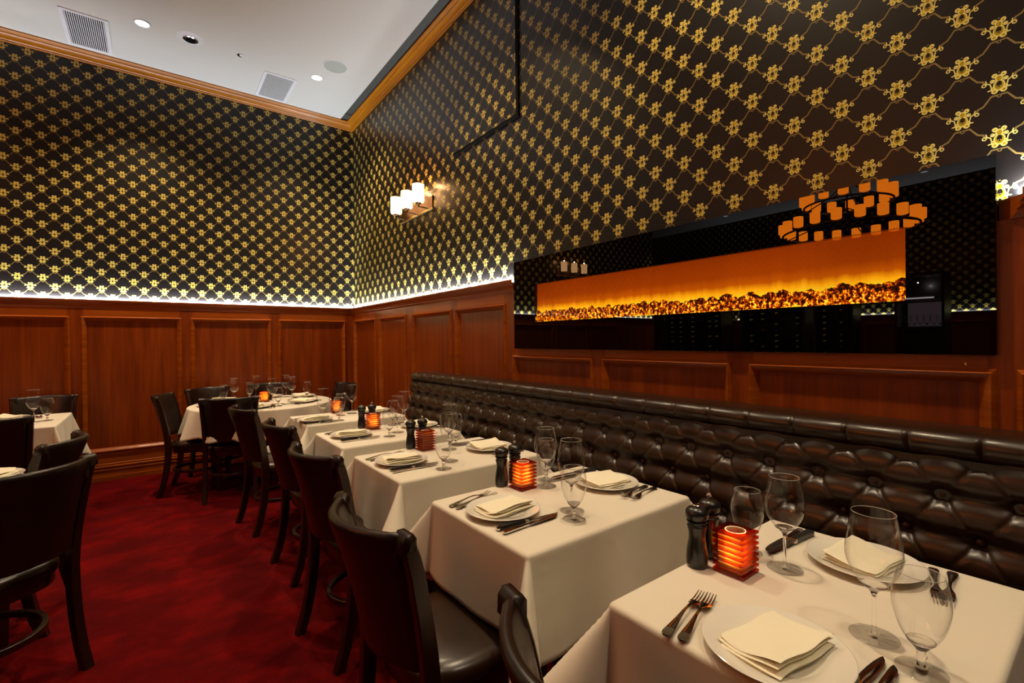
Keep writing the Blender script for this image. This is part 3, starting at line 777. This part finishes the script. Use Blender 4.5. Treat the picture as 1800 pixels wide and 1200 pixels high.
# row on the aisle side of the banquette tables
RW = 'chairs along the banquette tables'
chair(.50, .50, -8, 'in the foreground, partly out of frame below the nearest table', RW)
chair(.47, 1.265, 4, 'with big glossy seat, tucked at the second nearest table', RW)
chair(.555, 2.15, 10, 'tucked at the third banquette table', RW)
chair(.585, 3.0, 5, 'tucked at the fourth banquette table', RW)
chair(.515, 3.88, 9, 'tucked at the farthest banquette table', RW)
RD = 'chairs around the round corner table'
chair(.50, 4.66, 78, 'seen squarely from behind at the round corner table', RD)
chair(.07, 5.34, -17, 'leftmost at the round corner table, turned sideways', RD)
chair(.44, 5.84, -66, 'behind the leftmost chair of the round corner table', RD)
chair(1.05, 5.98, -92, 'between the round corner table and the back wall', RD)
chair(1.72, 5.42, 190, 'right of the round corner table near the corner', RD)
chair(-.80, 5.94, -90, 'backed to the wall behind the far left table', 'chairs at the left tables')
chair(-.86, 4.36, 92, 'on the near side of the far left table', 'chairs at the left tables')
chair(-.385, 3.24, 168, 'with curled back, right of the near left table', 'chairs at the left tables')
chair(-.38, 2.522, 131, 'large in the left foreground, seen from behind', 'chairs at the left tables')

# ------------------------------------------------------------------ tableware prototypes
def make_plate():
    t_ = MB().lathe([(0, .002), (.060, .002), (.064, 0), (.070, .002), (.082, .007), (.120, .015), (.126, .0175), (.1265, .019), (.1245, .0200), (.118, .0185), (.085, .0115), (.078, .008), (.072, .0065), (0, .006)], 72).obj('dinner_plate', 'porcelain', None, 35)
    return t_
def make_napkin(seed):
    rnd = random.Random(seed); mb = MB()
    Lx, Ly = .172, .118
    for i in range(4):
        zb = .0050*i; ox = -.008+.0045*i; oy = (.004, -.003, .002, 0)[i]; ph = rnd.uniform(0, 6)
        def top(u, v, sgn):
            x = -Lx/2+ox+(Lx-ox)*u; y = -Ly/2+oy+Ly*v
            y += .002*math.sin(9*u+ph)
            edge = min(u/.035, (1-u)/.035, v/.05, (1-v)/.05, 1); th = .0031*math.sqrt(max(0, 1-(1-edge)**2))
            lift = (.0045*i*(1-v)**3+.004*max(0, 1-u*6)*math.sin(6*v+ph)*(i/3))+(.0016*math.sin(7*u+ph)*math.sin(5*v+1))*(i/3)
            z = zb+.0031+lift+sgn*th
            x += (1-abs(2*v-1)**2)*(-.004)*(1-u)
            return (x, y, z)
        mb.grid(lambda u, v: top(u, v, 1), 26, 20); mb.grid(lambda u, v: top(u, v, -1), 26, 20)
    return mb.obj('napkin', 'napkin', None, 60)
def ribbon(sections, n_side=True):
    """sections: (x, y_left, y_right, z, thickness)"""
    rings = []
    for x, a, b_, z, th in sections:
        w = (b_-a); e = min(.0012, w*.3)
        rings.append([(x, a, z), (x, a+e, z-th/2), (x, b_-e, z-th/2), (x, b_, z), (x, b_-e, z+th/2), (x, a+e, z+th/2)])
    return rings
def interp(tab, x):
    for (x0, *v0), (x1, *v1) in zip(tab, tab[1:]):
        if x <= x1: f = (x-x0)/(x1-x0); f = max(0, f); return [p_+(q-p_)*f for p_, q in zip(v0, v1)]
    return list(tab[-1][1:])
def make_fork():
    T_ = [(0, .006, .0030, .003), (.003, .0098, .0032, .003), (.012, .0112, .0038, .003), (.03, .0092, .0055, .0028), (.06, .0058, .0090, .0026), (.09, .0036, .0125, .0028), (.118, .0033, .0125, .003), (.130, .0050, .0105, .0022), (.140, .0105, .0078, .0018), (.150, .0122, .0055, .0016), (.160, .0124, .0044, .0016)]
    mb = MB(); mb.loft(ribbon([(x, -interp(T_, x)[0], interp(T_, x)[0], interp(T_, x)[1], interp(T_, x)[2]) for x in [.160*k/40 for k in range(41)]]))
    Z_ = [(.158, .0045, 1), (.170, .0042, 1), (.185, .0062, .9), (.200, .0100, .55)]
    for k in range(4):
        c0 = (-1.5+k)*.0066
        mb.loft(ribbon([(x, c0*(1-.06*(x-.158)/.042)-.0018*interp(Z_, x)[1], c0*(1-.06*(x-.158)/.042)+.0018*interp(Z_, x)[1], interp(Z_, x)[0], .0016) for x in [.158+.042*j/8 for j in range(9)]]))
    return mb.obj('fork', 'steel', None, 50)
def make_knife():
    t_ = thing('table_knife', 'knife', 'knife')
    MB().loft(ribbon([(x, -w, w, .0045, .0065) for x, w in ((0, .006), (.003, .0085), (.012, .0095), (.04, .008), (.08, .0062), (.098, .006))])).obj('handle', 'steel', t_, 50)
    MB().loft(ribbon([(x, -a, b_, .0042, .0016) for x, a, b_ in ((.097, .005, .005), (.11, .009, .0065), (.14, .0105, .0068), (.18, .0105, .0068), (.205, .0085, .0068), (.222, .004, .0064), (.23, -.002, .0045))])).obj('blade', 'steel', t_, 50)
    return t_
def make_steak_knife():
    t_ = thing('steak_knife', 'knife', 'knife')
    MB().loft(ribbon([(x, -w, w2, .0072, .013) for x, w, w2 in ((.004, .008, .009), (.01, .0125, .011), (.022, .0135, .0095), (.05, .0105, .009), (.08, .0115, .009), (.104, .009, .009))])).obj('handle', 'handle', t_, 50)
    MB().loft(ribbon([(0, -.006, .007, .0072, .010), (.005, -.011, .0095, .0072, .012)])).obj('end_cap', 'steel', t_, 50)
    MB().loft(ribbon([(.103, -.0095, .0095, .0072, .0125), (.112, -.0095, .0095, .0065, .011), (.120, -.008, .0085, .005, .006)])).obj('bolster', 'steel', t_, 50)
    MB().loft(ribbon([(x, -a, b_, .0045, .0017) for x, a, b_ in ((.118, .009, .0085), (.15, .0115, .0085), (.19, .0115, .0085), (.215, .009, .0075), (.235, .004, .0055), (.243, -.001, .003))])).obj('blade', 'steel', t_, 50)
    return t_
def cup(prof_out, th=.0011):
    """thin-walled bowl: outer then inner surface"""
    return prof_out+[(prof_out[-1][0]-th*.5, prof_out[-1][1]+.0008)]+[(max(0, r-th), z+(th if i == len(prof_out)-1 else 0)) for i, (r, z) in enumerate(reversed(prof_out))]
def smooth(pts, n=5):
    out = []
    P_ = [pts[0]]+list(pts)+[pts[-1]]
    for i in range(1, len(P_)-2):
        p0, p1, p2, p3 = P_[i-1:i+3]
        for k in range(n):
            t = k/n; out.append(tuple(.5*((2*p1[j])+(-p0[j]+p2[j])*t+(2*p0[j]-5*p1[j]+4*p2[j]-p3[j])*t*t+(-p0[j]+3*p1[j]-3*p2[j]+p3[j])*t**3) for j in (0, 1)))
    return out+[pts[-1]]
def make_wine(name='wine_glass', h=.235, rb=.046, rr=.0345, stem=.095):
    t_ = thing(name, 'glass', 'glass')
    hb = h-stem
    bowl = smooth([(.004, stem+.001), (.018, stem+.008), (.034, stem+hb*.20), (rb-.002, stem+hb*.36), (rb, stem+hb*.50), (rb-.003, stem+hb*.70), (rr, h)], 4)
    MB().lathe(bowl, 40, caps=False).obj('bowl', 'glass', t_, 80)
    MB().lathe([(rr-.0005, h-.0003), (rr, h+.0004), (rr+.0005, h-.0002), (rr+.0001, h-.0008)], 40, caps=False).obj('rim', 'rim', t_, 80)
    MB().lathe(smooth([(.0065, .0025), (.0042, .012), (.0036, .04), (.0036, stem-.02), (.006, stem-.004), (.0150, stem+.0055), (.0215, stem+.0100), (.0208, stem+.0110), (.012, stem+.0090), (0, stem+.0080)], 3), 28, caps=False).obj('stem', 'stem', t_, 80)
    MB().lathe([(0, .0006), (.040, .0006), (.0415, .0014), (.040, .0022), (.02, .0030), (.008, .0050), (.004, .009)], 40, caps=False).obj('foot', 'glass', t_, 50)
    return t_
def make_water():
    t_ = thing('water_goblet', 'glass', 'glass')
    h, st = .172, .040
    MB().lathe(smooth([(.004, st), (.016, st+.008), (.031, st+.032), (.0405, st+.066), (.0415, st+.090), (.037, st+.118), (.0325, h)], 4), 40, caps=False).obj('bowl', 'glass', t_, 80)
    MB().lathe([(.0320, h-.0003), (.0325, h+.0004), (.0330, h-.0002), (.0326, h-.0008)], 40, caps=False).obj('rim', 'rim', t_, 80)
    MB().lathe(smooth([(.010, .0025), (.007, .010), (.0055, .018), (.0085, .026), (.0060, .034), (.0140, st+.0055), (.0205, st+.0130), (.0197, st+.0140), (.012, st+.0105), (0, st+.0085)], 3), 28, caps=False).obj('stem', 'stem', t_, 80)
    MB().lathe([(0, .0006), (.036, .0006), (.0375, .0014), (.036, .0024), (.02, .0038), (.010, .0060), (.006, .009)], 40, caps=False).obj('foot', 'glass', t_, 50)
    return t_
def make_mill(kind):
    t_ = thing(kind+'_mill', 'mill', 'mill')
    MB().lathe(smooth([(.0245, 0), (.0262, .006), (.0268, .022), (.0250, .045), (.0210, .070), (.0205, .084), (.0235, .098), (.0245, .104), (.0215, .108)], 4), 36).obj('body', 'mill', t_, 60)
    MB().lathe([(.0205, .106), (.0215, .112), (.0255, .1145), (.0255, .1165), (.0205, .119)], 36).obj('neck_ring', 'mill', t_, 30)
    MB().lathe(smooth([(.018, .117), (.0245, .121), (.0285, .131), (.0282, .140), (.022, .149), (.012, .1535), (0, .1545)], 4), 36, caps=False).obj('head', 'mill', t_, 60)
    if kind == 'salt': MB().lathe([(.010, .1535), (.0105, .1565), (.009, .158), (0, .1585)], 20, caps=False).obj('cap_nut', 'chrome', t_)
    else: MB().lathe(smooth([(.004, .153), (.004, .158), (.0065, .162), (.0065, .167), (.003, .170), (0, .1705)], 2), 16, caps=False).obj('knob', 'chrome', t_)
    return t_
def make_candle():
    t_ = thing('candle_holder', 'holder', 'candle holder')
    n = 24
    def tile(z, h, th):
        mb = MB(); r = .0265
        def sq(k):
            a = 2*PI*k/n+PI/4; c_, s_ = math.cos(a), math.sin(a); q = h/max(abs(c_), abs(s_)); return (q*c_, q*s_)
        inner = lambda zz: [(r*math.cos(2*PI*k/n+PI/4), r*math.sin(2*PI*k/n+PI/4), zz) for k in range(n)]
        outer = lambda zz: [(*sq(k), zz) for k in range(n)]
        return mb.loft([inner(z), outer(z), outer(z+th), inner(z+th)], closed=True)
    for k in range(8): tile(.0015+k*.0138, .0395, .0058).obj('glass_tile', 'tile_glass', t_, 30)
    mb = MB()
    for k in range(7):
        q = tile(.0073+k*.0138, .0300, .0080); mb.add(q.v, q.f)
    mb.obj('glass_core', 'core_glass', t_, 30)
    MB().lathe([(0, .003), (.0235, .003), (.0245, .006), (.0245, .1035), (.0225, .1035), (.0225, .008), (0, .008)], 28, caps=False).obj('candle_cup', 'cup_glass', t_)
    MB().lathe([(0, .009), (.019, .009), (.019, .026), (0, .026)], 24, caps=False).obj('candle', 'wax', t_)
    return t_
plate0, fork0, knife0, steak0, wine0, bigw0, water0 = make_plate(), make_fork(), make_knife(), make_steak_knife(), make_wine(), make_wine('large_wine_glass', .245, .047, .036, .092), make_water()
nap0 = [make_napkin(k) for k in (1, 2, 3)]
salt0, pepper0, cand0 = make_mill('salt'), make_mill('pepper'), make_candle()
for q in (plate0, fork0, knife0, steak0, wine0, bigw0, water0, salt0, pepper0, cand0, *nap0): q.location = (0, 0, -5)
ZS = ZT+.0012
def setting(k, side, cx, cy_, rz, fo=(.155, .125), ko=(-.115, -.15), seed=0, cutlery=True, plate=True, where=None):
    """cx, cy_: plate centre; rz: the way the diner faces (0 = +x)"""
    rnd = random.Random(seed); c_, s_ = math.cos(rz), math.sin(rz)
    def w(fx, ly): return (cx+fx*c_-ly*s_, cy_+fx*s_+ly*c_)
    nm = where or {'aisle': 'on the aisle side of the ', 'wall': 'on the banquette side of the '}[side]+TN[k]
    if plate:
        place(plate0, (cx, cy_, ZS), 0, 'white dinner plate '+nm, 'dinner plates', 'plate')
        place(nap0[seed % 3], (cx+.004*c_, cy_+.004*s_, ZS+.0068+.0003), rz+rnd.uniform(-.18, .1), 'folded ivory napkin on the plate '+nm, 'folded napkins', 'napkin')
    if cutlery:
        for i, (ly, da) in enumerate(((fo[0], .15), (fo[1], .22))):
            x, y = w(-.12+.01*i, ly); place(fork0, (x, y, ZS+.0004), rz+da+rnd.uniform(-.04, .04), ('outer', 'inner')[i]+' fork beside the plate '+nm, 'forks', 'fork')
        x, y = w(-.108, ko[0]); place(steak0, (x, y, ZS+.0010), rz-.05+rnd.uniform(-.03, .03), 'black-handled steak knife '+nm, 'steak knives', 'knife')
        x, y = w(-.108, ko[1]); place(knife0, (x, y, ZS+.0016), rz-.02+rnd.uniform(-.03, .06), 'plain steel knife '+nm, 'table knives', 'knife')
# nearest five tables
GL = {  # glasses: kind, x, y, which
    1: [('W', 1.275, .537, 'wall'), ('G', 1.292, .640, 'wall'), ('B', 1.121, .308, 'aisle'), ('G', 1.071, .226, 'aisle')],
    2: [('W', 1.249, 1.427, 'wall'), ('G', 1.305, 1.490, 'wall'), ('B', 1.138, 1.168, 'aisle'), ('G', 1.090, 1.108, 'aisle')],
    3: [('B', 1.265, 2.24, 'wall'), ('G', 1.36, 2.33, 'wall'), ('W', 1.145, 2.02, 'aisle'), ('G', 1.054, 1.918, 'aisle')],
    4: [('W', 1.40, 3.11, 'wall'), ('G', 1.33, 3.15, 'wall'), ('W', 1.245, 2.875, 'aisle'), ('G', 1.155, 2.790, 'aisle')],
    5: [('W', 1.285, 3.88, 'wall'), ('G', 1.18, 3.84, 'wall'), ('B', .985, 3.615, 'aisle'), ('G', 1.095, 3.60, 'aisle')]}
KN = {'W': (wine0, 'tall stemmed wine glass ', 'wine glasses', 'wine glass'), 'B': (bigw0, 'large stemmed wine glass ', 'wine glasses', 'wine glass'), 'G': (water0, 'short-stemmed water goblet ', 'water goblets', 'water glass')}
for k, (cx, cy_, hx, hy) in TBL.items():
    yy = {1: .405, 2: 1.305, 3: 2.150, 4: 2.955, 5: 3.70}[k]
    setting(k, 'aisle', {1: .918, 2: .945, 3: .95, 4: .975, 5: .95}[k], yy, 0, seed=k)
    setting(k, 'wall', {1: 1.452, 2: 1.452, 3: 1.445, 4: 1.45, 5: 1.46}[k], {1: .420, 2: 1.290, 3: 2.12, 4: 2.98, 5: 3.85}[k], PI, fo=(.15, .115), ko=(-.16, -.19), seed=k+6)
    for kd, x, y, sd in GL[k]:
        p0, lb, gp, ct = KN[kd]; place(p0, (x, y, ZS), 0, lb+{'aisle': 'on the aisle side of the ', 'wall': 'on the banquette side of the '}[sd]+TN[k], gp, ct)
    dy = {1: .262, 2: .268, 3: .262, 4: .25, 5: .20}[k]
    if k < 5:
        place(salt0, (1.118, cy_+dy-.002, ZS), 0, 'black salt mill with flat chrome nut on the '+TN[k], 'salt mills', 'mill')
        place(pepper0, (1.195, cy_+dy+.010 if k > 1 else cy_+dy+.008, ZS), 0, 'black pepper mill with chrome knob on the '+TN[k], 'pepper mills', 'mill')
    lit = k != 3
    cx_, cyy = (1.168, cy_+dy-.078) if k < 5 else (1.20, cy_+dy+.02)
    place(cand0, (cx_, cyy, ZS), 0, ('glowing stacked amber glass candle holder on the ' if lit else 'unlit dark red stacked glass candle holder on the ')+TN[k], 'stacked glass candle holders', 'candle holder')
    if k == 5:
        place(salt0, (1.285, cyy+.05, ZS), 0, 'black salt mill behind the candle of the '+TN[k], 'salt mills', 'mill')
    if lit:
        light('candle_light', 'POINT', (cx_, cyy, ZS+.052), E_CANDLE, (1, .82, .52), shadow_soft_size=.008)
# round table in the corner
RT = [('G', .53, 5.42, 'leftmost'), ('W', .625, 5.42, 'second from the left'), ('G', .785, 5.60, 'third from the left'), ('W', .85, 5.64, 'fourth from the left'), ('B', .885, 4.95, 'beside the candle'), ('G', .905, 4.79, 'nearest the camera'),
      ('W', 1.125, 5.54, 'behind the middle plate'), ('W', 1.115, 5.22, 'right of the centre'), ('G', 1.262, 5.22, 'rightmost')]
for kd, x, y, wh in RT:
    p0, lb, gp, ct = KN[kd]; place(p0, (x, y, ZS), 0, lb+'on the round corner table, '+wh, gp, ct)
for i, (x, y, a, wh) in enumerate([(1.14, 4.93, 125, 'at the near right of the round corner table'), (1.27, 5.42, 200, 'at the far right of the round corner table'), (.98, 5.62, -95, 'at the far side of the round corner table'), (.55, 5.62, -50, 'at the far left of the round corner table'), (.42, 5.24, -10, 'at the left of the round corner table'), (.72, 4.79, 80, 'at the near left of the round corner table')]):
    setting(6, '', x, y, math.radians(a), seed=20+i, where=wh, cutlery=i in (0, 5))
place(cand0, (.862, 5.23, ZS), .3, 'glowing stacked amber glass candle holder on the round corner table', 'stacked glass candle holders', 'candle holder')
light('candle_light', 'POINT', (.862, 5.23, ZS+.052), E_CANDLE, (1, .82, .52), shadow_soft_size=.008)
place(pepper0, (.93, 5.34, ZS), 0, 'black pepper mill behind the candle of the round corner table', 'pepper mills', 'mill')
# far left table
place(bigw0, (-.742, 5.06, ZS), 0, 'large stemmed wine glass on the far left table', 'wine glasses', 'wine glass')
place(water0, (-.672, 5.09, ZS), 0, 'short-stemmed water goblet on the far left table', 'water goblets', 'water glass')
setting(7, '', -.93, 5.36, -PI/2, seed=31, where='at the back of the far left table', fo=(.17, .14))
place(wine0, (-1.02, 5.02, ZS), 0, 'wine glass just cut by the left edge on the far left table', 'wine glasses', 'wine glass')
# near left table
setting(8, '', -.60, 3.03, math.radians(165), seed=32, where='on the near left table', fo=(.11, .14), ko=(.135, .16))

# ------------------------------------------------------------------ chandelier (seen mirrored in the fireplace glass)
CX, CYY, CZ = -3.78, 2.43, 3.0
t_ = thing('chandelier', 'two-tier ring chandelier with amber candle shades, mirrored in the fireplace', 'chandelier', (CX, CYY, CZ))
sh = MB().lathe([(.04, 0), (.056, .006), (.060, .02), (.060, .14), (.056, .14), (.054, .02)], 20, caps=False).mesh('lamp_shade', MT['shade_orange'])
for R_, z_, n_ in ((.79, -.12, 20), (.52, .26, 14)):
    MB().tube([(R_*math.cos(2*PI*k/64), R_*math.sin(2*PI*k/64), z_-.03) for k in range(64)], .014, 8, True).obj('ring', 'iron', t_)
    mb = MB()
    for k in range(4):
        a = PI/2*k; mb.tube([(R_*math.cos(a), R_*math.sin(a), z_-.03), (R_*.4*math.cos(a), R_*.4*math.sin(a), z_+.12), (0, 0, z_+.30)], .008, 6)
    mb.obj('spoke', 'iron', t_)
    for k in range(n_):
        a = 2*PI*(k+.5)/n_; o = bpy.data.objects.new('lamp_shade', sh); COL.objects.link(o); o.parent = t_; o.location = (R_*math.cos(a), R_*math.sin(a), z_)
MB().tube([(0, 0, .1), (0, 0, ZC-CZ-.02)], .012, 8).obj('rod', 'iron', t_)
MB().lathe([(.07, ZC-CZ-.03), (.07, ZC-CZ)], 24).obj('canopy', 'iron', t_)

# ------------------------------------------------------------------ wine racks and back bar (seen mirrored in the fireplace glass)
bm_b = MB().lathe([(0, 0), (.036, .002), (.037, .01), (.037, .19), (.030, .215), (.0145, .24), (.0145, .262)], 12).mesh('bottle_body', simple('bottle_glass', (.006, .012, .006), .08))
foils = [simple('foil_'+n_, c_, .3, metal=.6) for n_, c_ in (('gold', (.75, .6, .15)), ('silver', (.8, .8, .75)), ('olive', (.45, .5, .12)), ('red', (.35, .06, .03)))]
fm = [MB().lathe([(.0155, .238), (.0155, .298), (.016, .30), (0, .302)], 12).mesh('foil', m_) for m_ in foils]
cols = [5.72, 5.52, 5.26, 4.90, 4.76, 4.11, 3.91, 3.68, 3.35, 2.95, 2.72]
rack_defs = [((4.62, 5.90), 'farthest wine rack'), ((3.22, 4.30), 'middle wine rack'), ((2.56, 3.10), 'nearest wine rack')]
rnd = random.Random(11)
for (r0, r1), nm in rack_defs:
    t_ = thing('wine_rack', 'dark wooden '+nm+' mirrored in the fireplace glass', 'wine rack', (-4.55, (r0+r1)/2, 0)); h_ = (r1-r0)/2
    MB().box(-.22, -.20, -h_, h_, 0, 2.1).box(-.22, .14, -h_, -h_+.03, 0, 2.1).box(-.22, .14, h_-.03, h_, 0, 2.1).box(-.22, .14, -h_, h_, 2.07, 2.1).box(-.22, .14, -h_, h_, 0, .5).obj('cabinet', 'dark_wood', t_)
    for c_ in cols:
        if r0 < c_ < r1:
            mb = MB().box(.02, .03, c_-.055-(r0+r1)/2, c_-.045-(r0+r1)/2, .5, 2.07)
            mb.box(-.1, .03, c_+.045-(r0+r1)/2, c_+.055-(r0+r1)/2, .5, 2.07); mb.obj('upright', 'dark_wood', t_)
            for j in range(14):
                z = .62+j*.096
                if rnd.random() < .22: continue
                b_ = bpy.data.objects.new('wine_bottle', None); COL.objects.link(b_)
                b_.location = (-4.72, c_, z); b_.rotation_euler = (0, PI/2, 0)
                tag(b_, 'wine bottle lying neck out in the '+nm, 'wine bottle', 'bottles in the '+nm)
                o = bpy.data.objects.new('body', bm_b); COL.objects.link(o); o.parent = b_
                o = bpy.data.objects.new('foil', fm[rnd.choice((0, 0, 1, 2, 2, 3))]); COL.objects.link(o); o.parent = b_
    for k in range(2): light('rack_fill', 'SPOT', (-3.95, r0+(r1-r0)*(k+.5)/2, ZC-.05), 420, (1, .9, .7), (-.28, 0, -1), spot_size=math.radians(60), spot_blend=.6, shadow_soft_size=.04)  # added spots without fittings, to brighten the mirrored bottles
t_ = thing('back_bar', 'lit back bar cabinet with hanging glasses, mirrored at the right of the fireplace', 'bar cabinet', (-4.62, 1.79, 0))
MB().box(-.2, -.18, -.24, .24, 0, 2.2).box(-.2, .2, -.27, -.24, 0, 2.2).box(-.2, .2, .24, .27, 0, 2.2).box(-.2, .2, -.27, .27, 2.2, 2.24).box(-.2, .2, -.24, .24, 0, .9).obj('cabinet', 'dark_wood', t_)
MB().box(-.178, -.172, -.23, .20, 1.50, 1.84).obj('lit_panel', emit('bar_panel_light', (.55, .36, .42), .8), t_)
for z in (1.20, 1.46): MB().box(-.18, .16, -.24, .24, z, z+.02).obj('shelf', 'dark_wood', t_)
MB().box(.12, .14, -.15, .24, 1.88, 1.90).obj('strip_lamp', emit('bar_strip', (1, .85, .85), 5), t_)
for i in range(7):
    for j, z in enumerate((1.221, 1.481)):
        place(water0, (-4.52, 1.58+i*.07, z), 0, 'glass on the '+('lower', 'upper')[j]+' shelf of the back bar', 'glasses on the '+('lower', 'upper')[j]+' back bar shelf', 'glass')
light('bar_lamp', 'POINT', (-4.45, 1.8, 2.1), 4, (1, .85, .85), shadow_soft_size=.004)
